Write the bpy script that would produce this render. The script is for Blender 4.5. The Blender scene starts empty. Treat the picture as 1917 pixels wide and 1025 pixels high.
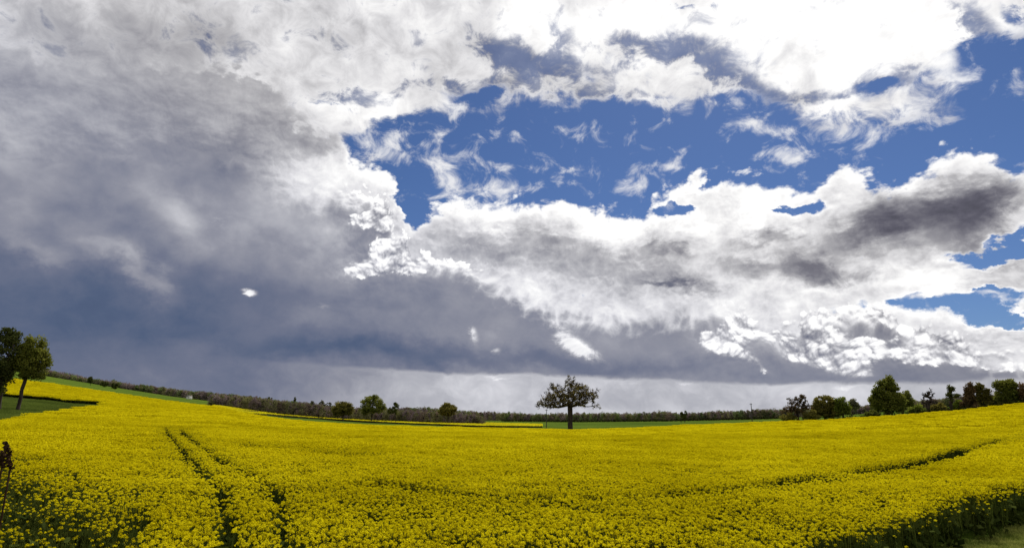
import bpy, math, random
import numpy as np
from mathutils import Vector, Matrix

R = math.radians
scene = bpy.context.scene
C = scene.collection

# ------------------------------------------------------------------ camera
PW, PH, PF = 1917.0, 1025.0, 1142.0          # photograph size, focal length in its pixels
CAM_H, TILT, ROLL = 3.4, R(13.08), R(1.25)
cd = bpy.data.cameras.new('camera')
cam = bpy.data.objects.new('camera', cd); C.objects.link(cam)
cd.sensor_fit = 'HORIZONTAL'; cd.sensor_width = 36.0
cd.lens = 36.0 * PF / PW
cd.clip_start = 0.1; cd.clip_end = 30000
_cm = Matrix.Translation((0, 0, CAM_H)) @ Matrix.Rotation(R(90) + TILT, 4, 'X') @ Matrix.Rotation(ROLL, 4, 'Z')
cam.matrix_world = _cm
scene.camera = cam
scene.render.resolution_x = 1024; scene.render.resolution_y = 547
CR = np.array(_cm.to_3x3())

def ray(x, y):
    """world direction seen at a point of the photograph"""
    d = CR @ np.array([(x - PW / 2) / PF, -(y - PH / 2) / PF, -1.0])
    return d / np.linalg.norm(d)

def azel(x, y):
    d = ray(x, y)
    return math.degrees(math.atan2(d[0], d[1])), math.degrees(math.asin(d[2]))

# ------------------------------------------------------------------ colour management
scene.view_settings.view_transform = 'Standard'
scene.view_settings.look = 'None'
scene.view_settings.exposure = 0.0
scene.view_settings.gamma = 1.0
scene.view_settings.use_curve_mapping = False
cy = scene.cycles
cy.max_bounces = 4; cy.diffuse_bounces = 2; cy.glossy_bounces = 1; cy.transmission_bounces = 2
cy.transparent_max_bounces = 4; cy.volume_bounces = 0
cy.caustics_reflective = False; cy.caustics_refractive = False

# ------------------------------------------------------------------ sun
SUN_AZ, SUN_EL = 22.0, 50.0
sl = bpy.data.lights.new('sun', 'SUN')
sl.energy = 4.0; sl.angle = R(0.6); sl.color = (1.0, 0.94, 0.84)
sun = bpy.data.objects.new('sun', sl); C.objects.link(sun)
_sd = Vector((math.sin(R(SUN_AZ)) * math.cos(R(SUN_EL)), math.cos(R(SUN_AZ)) * math.cos(R(SUN_EL)), math.sin(R(SUN_EL))))
sun.rotation_euler = _sd.to_track_quat('Z', 'Y').to_euler()
sun.location = (0, 0, 60)

# ------------------------------------------------------------------ node expression helper
class G:
    """small wrapper: arithmetic on sockets becomes Math nodes"""
    tree = None
    def __init__(s, v): s.v = v
    @staticmethod
    def math(op, *a, clamp=False):
        n = G.tree.nodes.new('ShaderNodeMath'); n.operation = op; n.use_clamp = clamp
        for i, x in enumerate(a):
            x = x.v if isinstance(x, G) else x
            if isinstance(x, (int, float)): n.inputs[i].default_value = float(x)
            else: G.tree.links.new(x, n.inputs[i])
        return G(n.outputs[0])
    def __add__(s, o): return G.math('ADD', s, o)
    __radd__ = __add__
    def __sub__(s, o): return G.math('SUBTRACT', s, o)
    def __rsub__(s, o): return G.math('SUBTRACT', o, s)
    def __mul__(s, o): return G.math('MULTIPLY', s, o)
    __rmul__ = __mul__
    def __truediv__(s, o): return G.math('DIVIDE', s, o)
    def __neg__(s): return G.math('MULTIPLY', s, -1.0)

def gmin(a, b): return G.math('MINIMUM', a, b)
def gmax(a, b): return G.math('MAXIMUM', a, b)
def clamp01(a): return G.math('ADD', a, 0.0, clamp=True)
def lk(sock, x):
    x = x.v if isinstance(x, G) else x
    if hasattr(x, 'links') or hasattr(x, 'is_output'): G.tree.links.new(x, sock)
    else: sock.default_value = x
def smooth(x, a, b, lo=0.0, hi=1.0):
    n = G.tree.nodes.new('ShaderNodeMapRange'); n.interpolation_type = 'SMOOTHSTEP'
    lk(n.inputs['Value'], x)
    n.inputs['From Min'].default_value = a; n.inputs['From Max'].default_value = b
    n.inputs['To Min'].default_value = lo; n.inputs['To Max'].default_value = hi
    return G(n.outputs['Result'])
def vec(x, y, z=0.0):
    n = G.tree.nodes.new('ShaderNodeCombineXYZ')
    for i, a in enumerate((x, y, z)): lk(n.inputs[i], a)
    return G(n.outputs[0])
def noise(v, scale, detail=5, rough=0.55, lac=2.0, dist=0.0, dim='2D', col=False, kind='FBM'):
    n = G.tree.nodes.new('ShaderNodeTexNoise'); n.noise_dimensions = dim; n.noise_type = kind
    lk(n.inputs['Vector'], v)
    n.inputs['Scale'].default_value = scale; n.inputs['Detail'].default_value = detail
    n.inputs['Roughness'].default_value = rough; n.inputs['Lacunarity'].default_value = lac
    n.inputs['Distortion'].default_value = dist
    if col:
        s = G.tree.nodes.new('ShaderNodeSeparateColor'); G.tree.links.new(n.outputs['Color'], s.inputs[0])
        return G(s.outputs[0]), G(s.outputs[1]), G(s.outputs[2])
    return G(n.outputs[0])
def voro(v, scale, detail=2, rough=0.5, smoothness=0.6, dim='2D'):
    n = G.tree.nodes.new('ShaderNodeTexVoronoi'); n.voronoi_dimensions = dim; n.feature = 'F1'
    n.normalize = False
    lk(n.inputs['Vector'], v)
    n.inputs['Scale'].default_value = scale; n.inputs['Detail'].default_value = detail
    n.inputs['Roughness'].default_value = rough
    return G(n.outputs['Distance'])
def mixf(a, b, t): return a + (b - a) * t if isinstance(a, G) or isinstance(b, G) else t * (b - a) + a
# ------------------------------------------------------------------ sky (world)
world = bpy.data.worlds.new('World'); scene.world = world; world.use_nodes = True
nt = world.node_tree; nt.nodes.clear(); G.tree = nt
AZ0, AZ1, EL0, EL1 = -60.0, 60.0, -20.0, 60.0

def az_curve(azv, pts):
    """elevation (degrees) of an outline given as points of the picture, as a function of azimuth"""
    q = sorted(azel(*p) for p in pts)
    n = nt.nodes.new('ShaderNodeFloatCurve'); c = n.mapping.curves[0]
    q = [(min(max((a - AZ0) / (AZ1 - AZ0), 0), 1), (e - EL0) / (EL1 - EL0)) for a, e in q]
    q = [(0.0, q[0][1])] + q + [(1.0, q[-1][1])]
    while len(c.points) < len(q): c.points.new(0.5, 0.5)
    for p, (a, e) in zip(c.points, q): p.location = (a, e); p.handle_type = 'AUTO_CLAMPED'
    n.mapping.extend = 'HORIZONTAL'; n.mapping.use_clip = False; n.mapping.update()
    lk(n.inputs['Value'], azv)
    return G(n.outputs[0]) * (EL1 - EL0) + EL0

LAST = [None]
def blobs(P, items):
    """sum of soft elliptic spots: (x, y, rx, ry, angle, weight) in the photograph's measures"""
    tot = None
    for x, y, rx, ry, ang, w in items:
        a0, e0 = azel(x, y)
        ca, sa = math.cos(R(ang)), math.sin(R(ang))
        a1, e1 = azel(x + rx * ca, y - rx * sa)
        a2, e2 = azel(x + ry * sa, y + ry * ca)
        m = nt.nodes.new('ShaderNodeMapping'); m.vector_type = 'TEXTURE'
        # each spot waits for the one before it, or Cycles keeps them all on its small stack at once
        if LAST[0] is not None:
            c = nt.nodes.new('ShaderNodeVectorMath'); c.operation = 'MULTIPLY_ADD'
            lk(c.inputs[0], LAST[0]); c.inputs[1].default_value = (1e-7, 1e-7, 0); lk(c.inputs[2], P)
            lk(m.inputs['Vector'], c.outputs[0])
        else:
            lk(m.inputs['Vector'], P)
        m.inputs['Location'].default_value = (a0, e0, 0)
        m.inputs['Rotation'].default_value = (0, 0, math.atan2(e1 - e0, a1 - a0))
        m.inputs['Scale'].default_value = (math.hypot(a1 - a0, e1 - e0), math.hypot(a2 - a0, e2 - e0), 1)
        d = nt.nodes.new('ShaderNodeVectorMath'); d.operation = 'DOT_PRODUCT'
        nt.links.new(m.outputs[0], d.inputs[0]); nt.links.new(m.outputs[0], d.inputs[1])
        g = G.math('POWER', 0.4, G(d.outputs['Value']))
        tot = g * w if tot is None else G.math('MULTIPLY_ADD', g, w, tot)
        LAST[0] = tot
    return tot

tc = nt.nodes.new('ShaderNodeTexCoord')
sx = nt.nodes.new('ShaderNodeSeparateXYZ'); nt.links.new(tc.outputs['Generated'], sx.inputs[0])
DX, DY, DZ = (G(o) for o in sx.outputs)
A = G.math('ARCTAN2', DX, DY) * (180 / math.pi)
E = G.math('ARCSINE', DZ) * (180 / math.pi)
P0 = vec(A, E * 1.35)
An = (A - AZ0) / (AZ1 - AZ0)

# turbulence that frays every outline
w1r, w1g, w1b = noise(P0, 0.085, 8, 0.60, col=True)
w1r = (w1r - 0.5) * 1.8; w1g = (w1g - 0.5) * 1.8; w1b = (w1b - 0.5) * 1.4
f1 = (noise(P0, 0.36, 8, 0.64, dist=0.35) - 0.5) * 1.9              # ragged detail
# billows: round cells, lit from above
c1, c2, c3 = noise(P0, 0.22, 2.5, 0.5, col=True)
Pv = vec(A + c1 * 1.8, E * 1.1 + c2 * 1.8)
v1 = voro(Pv, 0.80, 3, 0.5)
Pv2 = vec(A + c1 * 1.8 + 0.08, E * 1.1 + c2 * 1.8 + 0.28)
v2 = voro(Pv2, 0.80, 3, 0.5)
puff = 0.75 - v1                                           # bulge
lit = (v2 - v1)                                            # upper sides brighter

An_w = (A + w1r * 5.0 - AZ0) / (AZ1 - AZ0)
An_w = (A + w1r * 5.0 - AZ0) / (AZ1 - AZ0)
Pw = vec(A + w1r * 6.0, E + w1g * 5.0)
Ps = vec(A + w1r * 2.5, E + w1g * 2.5)

f2 = (noise(vec(A * 0.8 + w1r * 1.0, E * 2.0 + w1g * 2.0), 0.30, 8, 0.60) - 0.5) * 1.9
Pf = vec(A + w1r * 2.5 + f1 * 1.6, E + w1g * 2.5 + f2 * 1.1)
# clear blue
skyt = nt.nodes.new('ShaderNodeTexSky'); skyt.sky_type = 'NISHITA'; skyt.sun_disc = False
skyt.sun_elevation = R(SUN_EL); skyt.sun_rotation = R(SUN_AZ); skyt.altitude = 100
skyt.air_density = 1.0; skyt.dust_density = 0.3; skyt.ozone_density = 2.5

# --- high sheet across the top
top_edge = az_curve(An_w, [(0, 260), (300, 260), (470, 270), (560, 215), (640, 232), (760, 232), (850, 205), (900, 190), (1000, 182), (1150, 175),
    (1200, 190), (1260, 200), (1300, 188), (1420, 170), (1480, 185), (1550, 232), (1620, 222), (1700, 210), (1770, 180), (1840, 148), (1917, 112)])
sT = gmin((E - top_edge) * 0.60, 2.4) + f1 * 2.3 + f2 * 0.8
sT = sT + blobs(Pf, [(425, 112, 58, 22, -20, -7.0), (395, 70, 50, 24, 0, -2.0), (512, 274, 24, 14, 0, -6.0), (1650, 162, 42, 15, 0, -3.2), (1860, 100, 80, 24, 8, -5.0), (1905, 20, 40, 20, -30, -2.6),
    (600, 205, 70, 9, -10, -4.6), (700, 200, 60, 10, 0, -2.0), (900, 178, 50, 12, 10, -2.4), (715, 258, 110, 24, 8, -4.4), (1500, 40, 200, 60, 0, 3.0), (640, 60, 260, 90, 0, 3.0), (1650, 60, 160, 50, 0, 2.0), (200, 200, 420, 220, 0, 9.0), (1140, 20, 260, 20, 0, 1.5),
    (1150, 162, 240, 16, 2, 1.6), (1560, 190, 150, 20, -12, 1.3), (1290, 10, 90, 8, 0, -3.0), (1700, 30, 16, 34, 30, -2.6)])
# places where the sheet is thin: violet-grey gauze
thin = blobs(Pf, [(1005, 118, 120, 26, -8, 1.1), (925, 78, 60, 24, -30, 0.85), (1060, 70, 24, 50, 0, 0.6), (1180, 95, 70, 22, 0, 0.8), (1310, 100, 100, 30, -10, 1.15), (1400, 150, 90, 16, -14, 0.9), (1560, 175, 60, 14, 0, 0.6), (880, 160, 90, 14, 10, 0.9),
    (1840, 50, 80, 30, -30, 0.85), (1880, 95, 40, 16, 0, 0.5), (1660, 165, 70, 22, 0, 0.9), (1500, 185, 60, 14, -10, 0.7), (720, 175, 70, 12, 0, 0.6), (620, 60, 60, 22, -20, 0.25), (400, 80, 70, 30, -20, 0.55), (640, 195, 70, 14, 0, 0.7), (520, 260, 50, 24, 0, 0.5), (1100, 165, 150, 9, 0, 0.5), (1750, 140, 60, 14, 10, 0.5), (1450, 70, 60, 10, 0, 0.25)])
thin = smooth(thin + f1 * 1.5 + f2 * 0.5, 0.22, 1.25)
aT = smooth(sT, -0.6, 1.5) * (1.0 - thin * 0.62)
LT = 0.81 + blobs(Pw, [(1500, 30, 520, 130, 0, 0.30), (760, 130, 190, 110, 0, 0.08), (120, 130, 300, 240, 0, -0.15), (620, 50, 120, 40, -20, -0.16), (690, 30, 60, 30, -20, -0.10), (130, 330, 330, 90, 0, -0.14), (330, 95, 150, 60, 0, -0.06), (640, 215, 130, 30, 0, 0.14), (1080, 60, 200, 60, 0, 0.12)])
LT = LT - thin * 0.42 + w1b * 0.10
soft = smooth(A, -34.0, -8.0, 0.45, 1.0)
LT = LT + f1 * 0.22 + (c3 - 0.5) * 0.35 * soft + w1b * 0.30 - smooth(sT, 0.9, 0.0) * 0.08

# --- white middle sheet with its torn upper outline
mid_edge = az_curve((A + w1r * 2.2 - AZ0) / (AZ1 - AZ0), [(0, 100), (480, 130), (560, 212), (620, 238), (652, 280), (700, 300), (738, 335), (752, 400), (768, 412), (800, 380), (870, 365), (1000, 372), (1100, 378),
    (1200, 398), (1225, 362), (1340, 312), (1400, 330), (1500, 342), (1560, 302), (1620, 325), (1690, 332), (1722, 300), (1790, 268), (1850, 285), (1917, 312)])
sM = gmin((mid_edge - E) * 0.9, 2.2) + puff * 0.9 + f2 * 2.2 - 0.30
sM = sM + blobs(Pf, [(1890, 470, 110, 18, 18, -4.4), (1790, 556, 130, 22, 12, -4.6), (1860, 590, 110, 20, 0, -4.6), (1900, 570, 40, 8, 10, 2.0), (1480, 382, 60, 9, 4, -3.2), (680, 262, 60, 15, -20, -2.8), (1270, 395, 40, 9, 0, -3.0),
    (1330, 345, 30, 12, 0, -2.0), (1885, 508, 110, 18, 16, 3.6), (1830, 542, 110, 11, 8, 4.6), (760, 372, 18, 40, 0, -3.0), (1482, 588, 20, 14, 0, -1.2), (1870, 628, 90, 14, 10, 4.0), (1750, 500, 60, 14, 0, 1.0)])
aM = smooth(sM, -0.25, 0.75)
LM = 0.83 + smooth(sM, 2.2, 0.2) * 0.20 * smooth(A, -24, -14)
LM = LM + blobs(vec(A + w1r * 5.0 + f1 * 2.2, E + w1g * 4.0 + f2 * 1.7), [(1790, 378, 135, 56, 14, -0.58), (1640, 425, 95, 42, 12, -0.56), (1862, 425, 60, 66, 20, -0.36), (1740, 460, 120, 30, 0, -0.26), (1570, 510, 90, 26, -18, -0.52), (1430, 505, 80, 24, -5, -0.34), (1450, 440, 55, 16, 16, -0.34),
    (1050, 460, 230, 40, 0, -0.26), (1180, 520, 130, 40, 0, -0.24), (900, 480, 120, 30, 0, -0.14), (1280, 540, 60, 20, 0, -0.16), (560, 262, 50, 24, 0, -0.22), (560, 315, 110, 46, 0, 0.16), (430, 280, 60, 26, 0, -0.10),
    (1150, 400, 260, 30, 0, 0.14), (1740, 300, 130, 40, 0, 0.12), (1650, 545, 120, 18, 10, 0.2), (350, 300, 160, 50, 0, -0.10), (1250, 545, 50, 8, -5, -0.3), (1270, 470, 40, 10, 0, -0.25), (1240, 455, 20, 6, 0, -0.2)])
LM = LM - smooth(A, -13, -27) * 0.26
LM = LM + (f2 * 0.30 + f1 * 0.16 + lit * 0.12) * soft + w1b * 0.30

# --- storm cloud: heaped upper outline, rain below
st_edge = az_curve((A + w1r * 1.4 - AZ0) / (AZ1 - AZ0), [(0, 235), (250, 245), (420, 250), (520, 330), (600, 345), (655, 335), (700, 343), (735, 368), (751, 410), (746, 438), (770, 452), (800, 458), (850, 462), (900, 492), (960, 520), (1050, 556),
    (1130, 566), (1260, 560), (1380, 562), (1472, 592), (1520, 562), (1640, 553), (1690, 586), (1770, 600), (1840, 634), (1880, 634), (1917, 652)])
sS = (st_edge - E) + puff * 1.5 + f1 * 0.5 - 0.75
crisp = blobs(P0 if False else vec(A, E), [(715, 410, 90, 110, 0, 1.3), (860, 480, 120, 50, -15, 0.9), (1480, 590, 170, 60, 0, 1.0), (1780, 600, 190, 70, -8, 1.3)])
crisp = gmin(crisp, 1.0)
aS = smooth(sS / (2.6 - crisp * 2.35), 0.0, 1.0)
depth = sS
base_edge = az_curve((A + w1r * 1.2 - AZ0) / (AZ1 - AZ0), [(0, 640), (300, 660), (450, 668), (600, 680), (750, 688), (850, 696), (1000, 697), (1200, 705), (1400, 714), (1600, 712), (1750, 712), (1917, 702)])
sB = E - base_edge + f1 * 0.45
LS = 0.44 + blobs(vec(A + w1r * 4.0, E + w1g * 4.0), [(200, 300, 60, 60, 0, -0.05), (390, 300, 60, 60, 0, -0.05), (330, 400, 40, 50, 20, 0.16), (600, 430, 60, 30, 0, 0.10), (500, 400, 60, 34, 20, 0.10), (460, 330, 60, 20, 0, -0.06), (120, 620, 330, 150, 0, -0.28), (60, 480, 120, 60, -20, -0.05), (250, 330, 260, 90, 0, 0.02), (560, 420, 170, 90, 0, 0.10), (420, 560, 240, 70, 0, -0.10), (640, 655, 240, 24, -3, -0.12), (900, 670, 330, 20, -2, -0.14),
    (300, 380, 150, 60, 0, 0.06), (760, 540, 120, 60, 0, 0.03), (1200, 610, 260, 60, 0, 0.06), (1700, 690, 300, 30, 0, -0.04), (1300, 690, 300, 16, 0, -0.08), (235, 505, 90, 20, -30, 0.30), (60, 455, 80, 18, -30, 0.20), (300, 520, 20, 16, 0, 0.15), (150, 470, 60, 22, -40, 0.08),
    (1680, 620, 90, 50, 0, -0.10), (1410, 600, 60, 40, 0, -0.02), (40, 290, 160, 90, 0, 0.12)])
rim = smooth(depth, 2.6 , 0.2) * (0.04 + crisp * 0.56)
heap = blobs(vec(A + w1r * 1.2, E + w1g * 1.2), [(722, 392, 30, 40, 0, 0.9), (672, 408, 34, 16, 0, 0.6), (742, 478, 46, 34, -10, 0.9), (680, 510, 44, 20, 10, 0.85), (770, 505, 30, 20, 0, 0.4), (835, 482, 60, 18, -14, 0.7), (650, 352, 50, 14, 0, 0.3),
    (1385, 590, 30, 40, 0, 0.8), (1455, 612, 62, 36, 0, 1.0), (1345, 648, 50, 30, -30, 0.8), (1560, 655, 78, 34, -12, 1.05), (1498, 655, 34, 20, 0, 0.7), (1415, 682, 40, 14, -25, 0.48), (1525, 576, 50, 24, 0, 0.8), (1585, 688, 40, 12, -10, 0.7),
    (1650, 575, 60, 26, -20, 0.9), (1720, 610, 76, 28, -24, 0.9), (1800, 632, 76, 32, -10, 0.85), (1880, 662, 66, 28, -8, 0.9), (1706, 668, 50, 18, -6, 0.95), (1790, 674, 50, 16, 0, 0.6), (1860, 690, 50, 7, 0, 0.4), (1640, 640, 30, 10, 0, 0.5)])
hsoft = 0.14 + smooth(w1b, -0.05, 0.25) * 0.6
aH = smooth((heap + puff * 0.26 + f1 * 0.22 - 0.42) / hsoft, 0.0, 1.0) * smooth(heap, 0.06, 0.25)
LH = 1.06 - smooth(v1, 0.30, 1.25) * 0.30 + lit * 0.42 + f1 * 0.12 - smooth(heap, 0.62, 1.25) * 0.20 + w1b * 0.25
hglow = gmin(heap, 1.0) * 0.16
LS = LS + (c3 - 0.5) * 0.30 * smooth(E, 4.0, 14.0) + f1 * (0.07 + crisp * 0.08) + w1b * 0.22
LS = LS + (rim + hglow) * (1.0 + lit * 0.9) + lit * crisp * 0.10
LS = LS + (LH - LS) * aH
# paler air seen below the cloud base
LB = 0.63 + blobs(vec(A, E), [(100, 720, 420, 120, 0, -0.42), (450, 720, 200, 60, 0, -0.16), (900, 725, 260, 40, 0, 0.10), (1550, 735, 200, 26, 0, 0.12), (1200, 775, 500, 16, 0, 0.08), (1850, 730, 120, 20, 0, 0.05)])
LB = LB + f1 * 0.12 + w1b * 0.15
LS = LS + (LB - LS) * smooth(sB, 0.10, -0.35) * smooth(A, -30, -16)
# small bright scuds hanging in front of the rain
scud = blobs(vec(A + w1r * 1.5 + f1 * 0.7, E + w1g * 1.5 + f2 * 0.6), [(471, 548, 14, 8, -10, 2.2), (608, 574, 12, 6, -30, 1.3), (888, 624, 12, 20, 30, 1.6), (1048, 622, 40, 20, -38, 2.2), (1090, 648, 36, 18, -25, 1.9),
    (938, 660, 12, 5, 0, 1.0), (1645, 655, 20, 10, -20, 2.0), (955, 704, 50, 6, 0, 1.2), (1100, 655, 40, 10, -15, 0.8), (420, 420, 30, 20, 20, 0.7), (565, 470, 7, 9, 0, 1.0), (1240, 715, 90, 3, 0, 0.7), (1580, 718, 60, 4, 0, 0.9), (1860, 697, 50, 3, 6, 0.9)])
scud = smooth(scud * (0.75 + f1 * 1.5) + f2 * 0.25, 0.22, 1.75)
LS = LS + (0.95 + f1 * 0.3 - LS) * scud * 0.92
# --- thin wisps in the blue
wis = blobs(vec(A + w1r * 3.5, E + w1g * 3.5), [(880, 335, 90, 34, -15, 0.9), (740, 262, 26, 16, 20, 0.6), (800, 310, 40, 12, 0, 0.4), (700, 280, 80, 30, -20, 0.7), (1000, 350, 60, 16, 0, 0.4), (1070, 328, 30, 10, 10, 0.6), (1440, 255, 60, 20, 10, 0.8), (1460, 290, 70, 14, 15, 0.95), (1230, 318, 60, 16, 0, 0.7),
    (1160, 365, 50, 24, 0, 0.6), (1400, 240, 30, 20, 0, 0.4), (850, 228, 20, 8, 40, 0.5), (1380, 190, 40, 16, -20, 0.9), (1240, 190, 70, 14, 0, 0.6), (1600, 240, 60, 30, 0, 0.8), (1880, 290, 60, 14, 5, 0.8), (1850, 560, 90, 8, 5, 0.8), (1750, 570, 60, 7, 5, 0.8), (1880, 600, 60, 8, 5, 0.9), (1000, 240, 120, 16, 10, 0.35), (1120, 300, 60, 16, 20, 0.4), (950, 300, 70, 16, -10, 0.5), (820, 280, 50, 14, 20, 0.5), (1700, 250, 60, 10, 0, 0.4), (620, 240, 60, 20, 0, 0.6)])
wis = smooth(wis + f1 * 1.7 - 0.1, 0.15, 1.35) * 0.9

ramp = nt.nodes.new('ShaderNodeValToRGB')
def srgb(r, g, b):
    return tuple(((c / 255) / 12.92 if c <= 10 else (((c / 255) + 0.055) / 1.055) ** 2.4) for c in (r, g, b)) + (1,)
st = [(0.0, (66, 79, 108)), (0.15, (80, 94, 122)), (0.33, (109, 115, 136)), (0.50, (141, 143, 156)), (0.66, (177, 178, 186)), (0.82, (218, 218, 224)), (1.0, (253, 253, 253))]
cr = ramp.color_ramp
while len(cr.elements) < len(st): cr.elements.new(0.5)
for e_, (p_, c_) in zip(cr.elements, st): e_.position = p_; e_.color = srgb(*c_)
L = 0.97
L = LT
def over(bL, bA, fL, fA):
    """front over back, luminance weighted by coverage"""
    a = fA + bA * (1.0 - fA)
    l = (fL * fA + bL * bA * (1.0 - fA)) / gmax(a, 0.001)
    return l, a
L, Al = over(G.math('ADD', 0.93, 0.0), wis, LT, aT)
L, Al = over(L, Al, LM, aM)
L, Al = over(L, Al, LS, aS)
Lc = clamp01(L)
lk(ramp.inputs[0], Lc)
rampn = nt.nodes.new('ShaderNodeValToRGB'); crn = rampn.color_ramp
while len(crn.elements) < len(st): crn.elements.new(0.5)
stn = [(0.0, (74, 74, 84)), (0.15, (92, 91, 103)), (0.33, (116, 115, 124)), (0.50, (146, 145, 151)), (0.66, (180, 179, 182)), (0.82, (220, 219, 221)), (1.0, (254, 253, 252))]
for e_, (p_, c_) in zip(crn.elements, stn): e_.position = p_; e_.color = srgb(*c_)
lk(rampn.inputs[0], Lc)
tint = nt.nodes.new('ShaderNodeMix'); tint.data_type = 'RGBA'
lk(tint.inputs['Factor'], smooth(E + A * 0.28, 9.0, 22.0))
nt.links.new(ramp.outputs[0], tint.inputs['A']); nt.links.new(rampn.outputs[0], tint.inputs['B'])
# blue of the gap, deeper than the raw model
hs = nt.nodes.new('ShaderNodeMix'); hs.data_type = 'RGBA'; hs.blend_type = 'MULTIPLY'
hs.inputs['Factor'].default_value = 1.0
nt.links.new(skyt.outputs[0], hs.inputs['A']); hs.inputs['B'].default_value = (0.66, 0.85, 1.22, 1)
SKY_STRENGTH = 0.05
mx = nt.nodes.new('ShaderNodeMix'); mx.data_type = 'RGBA'
lk(mx.inputs['Factor'], clamp01(Al))
sc1 = nt.nodes.new('ShaderNodeVectorMath'); sc1.operation = 'SCALE'; sc1.inputs['Scale'].default_value = 1.06 / SKY_STRENGTH
nt.links.new(tint.outputs['Result'], sc1.inputs[0])
nt.links.new(hs.outputs['Result'], mx.inputs['A']); nt.links.new(sc1.outputs[0], mx.inputs['B'])
bg = nt.nodes.new('ShaderNodeBackground'); bg.inputs['Strength'].default_value = SKY_STRENGTH
nt.links.new(mx.outputs['Result'], bg.inputs['Color'])
wo = nt.nodes.new('ShaderNodeOutputWorld'); nt.links.new(bg.outputs[0], wo.inputs[0])
world.cycles.sampling_method = 'MANUAL'; world.cycles.sample_map_resolution = 512
# ------------------------------------------------------------------ shared helpers
rng = np.random.default_rng(7)
random.seed(7)

def link_mesh(name, V, F, mat=None, parent=None, smooth_=False, mats=None, midx=None):
    """V (n,3), F (m,k) arrays -> one linked mesh object"""
    V = np.asarray(V, dtype=np.float32); F = np.asarray(F, dtype=np.int32)
    me = bpy.data.meshes.new(name)
    k = F.shape[1]
    me.vertices.add(len(V)); me.vertices.foreach_set('co', V.ravel())
    me.loops.add(F.size); me.loops.foreach_set('vertex_index', F.ravel())
    me.polygons.add(len(F)); me.polygons.foreach_set('loop_start', np.arange(0, F.size, k, dtype=np.int32))
    if midx is not None: me.polygons.foreach_set('material_index', np.asarray(midx, dtype=np.int32))
    if smooth_: me.polygons.foreach_set('use_smooth', np.ones(len(F), dtype=bool))
    me.update(calc_edges=True); me.validate()
    for m_ in (mats or ([mat] if mat else [])): me.materials.append(m_)
    o = bpy.data.objects.new(name, me); C.objects.link(o)
    if parent: o.parent = parent
    return o

def tag(o, label=None, cat=None, group=None, kind=None):
    if label: o['label'] = label
    if cat: o['category'] = cat
    if group: o['group'] = group
    if kind: o['kind'] = kind
    return o

def empty(name, loc):
    o = bpy.data.objects.new(name, None); C.objects.link(o); o.location = loc
    o.empty_display_size = 0.3
    return o

def new_mat(name):
    m = bpy.data.materials.new(name); m.use_nodes = True
    t = m.node_tree; t.nodes.clear(); G.tree = t
    out = t.nodes.new('ShaderNodeOutputMaterial')
    return m, t, out

def leafy_mat(name, c1, c2, trans=0.35, nscale=0.3, rough=0.8, c3=None):
    """matt foliage or petals: colour varies from clump to clump, part of the light passes through"""
    m, t, out = new_mat(name)
    geo = t.nodes.new('ShaderNodeNewGeometry')
    tx = t.nodes.new('ShaderNodeTexNoise'); tx.inputs['Scale'].default_value = nscale; tx.inputs['Detail'].default_value = 3
    t.links.new(geo.outputs['Position'], tx.inputs['Vector'])
    oi = t.nodes.new('ShaderNodeObjectInfo')
    r = G(tx.outputs[0]) * 1.6 - 0.3 + (G(geo.outputs['Random Per Island']) - 0.5) * 0.7 + (G(oi.outputs['Random']) - 0.5) * 0.25
    cr_ = t.nodes.new('ShaderNodeValToRGB'); e = cr_.color_ramp.elements
    e[0].position = 0.15; e[0].color = (*c1, 1); e[1].position = 0.85; e[1].color = (*c2, 1)
    if c3: n_ = cr_.color_ramp.elements.new(1.0); n_.color = (*c3, 1)
    lk(cr_.inputs[0], clamp01(r))
    d = t.nodes.new('ShaderNodeBsdfDiffuse'); tr = t.nodes.new('ShaderNodeBsdfTranslucent')
    t.links.new(cr_.outputs[0], d.inputs['Color']); t.links.new(cr_.outputs[0], tr.inputs['Color'])
    mx_ = t.nodes.new('ShaderNodeMixShader'); mx_.inputs[0].default_value = trans
    t.links.new(d.outputs[0], mx_.inputs[1]); t.links.new(tr.outputs[0], mx_.inputs[2])
    t.links.new(mx_.outputs[0], out.inputs[0])
    return m

def bark_mat(name, c1, c2, scale=3.0):
    m, t, out = new_mat(name)
    geo = t.nodes.new('ShaderNodeNewGeometry')
    tx = t.nodes.new('ShaderNodeTexNoise'); tx.inputs['Scale'].default_value = scale; tx.inputs['Detail'].default_value = 5
    mp = t.nodes.new('ShaderNodeMapping'); mp.inputs['Scale'].default_value = (1, 1, 0.25)
    t.links.new(geo.outputs['Position'], mp.inputs[0]); t.links.new(mp.outputs[0], tx.inputs['Vector'])
    mxc = t.nodes.new('ShaderNodeMix'); mxc.data_type = 'RGBA'
    lk(mxc.inputs['Factor'], smooth(G(tx.outputs[0]), 0.35, 0.65))
    mxc.inputs['A'].default_value = (*c1, 1); mxc.inputs['B'].default_value = (*c2, 1)
    p = t.nodes.new('ShaderNodeBsdfPrincipled'); p.inputs['Roughness'].default_value = 0.9
    p.inputs['Specular IOR Level'].default_value = 0.2
    t.links.new(mxc.outputs['Result'], p.inputs['Base Color']); t.links.new(p.outputs[0], out.inputs[0])
    return m

# ------------------------------------------------------------------ the lie of the land
CROP_H = 1.2
def _tab(pts):
    a, te = [], []
    for x, y in pts:
        d = ray(x, y); a.append(math.degrees(math.atan2(d[0], d[1]))); te.append(d[2] / math.hypot(d[0], d[1]))
    o = np.argsort(a)
    return np.array(a)[o], np.array(te)[o]
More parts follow.
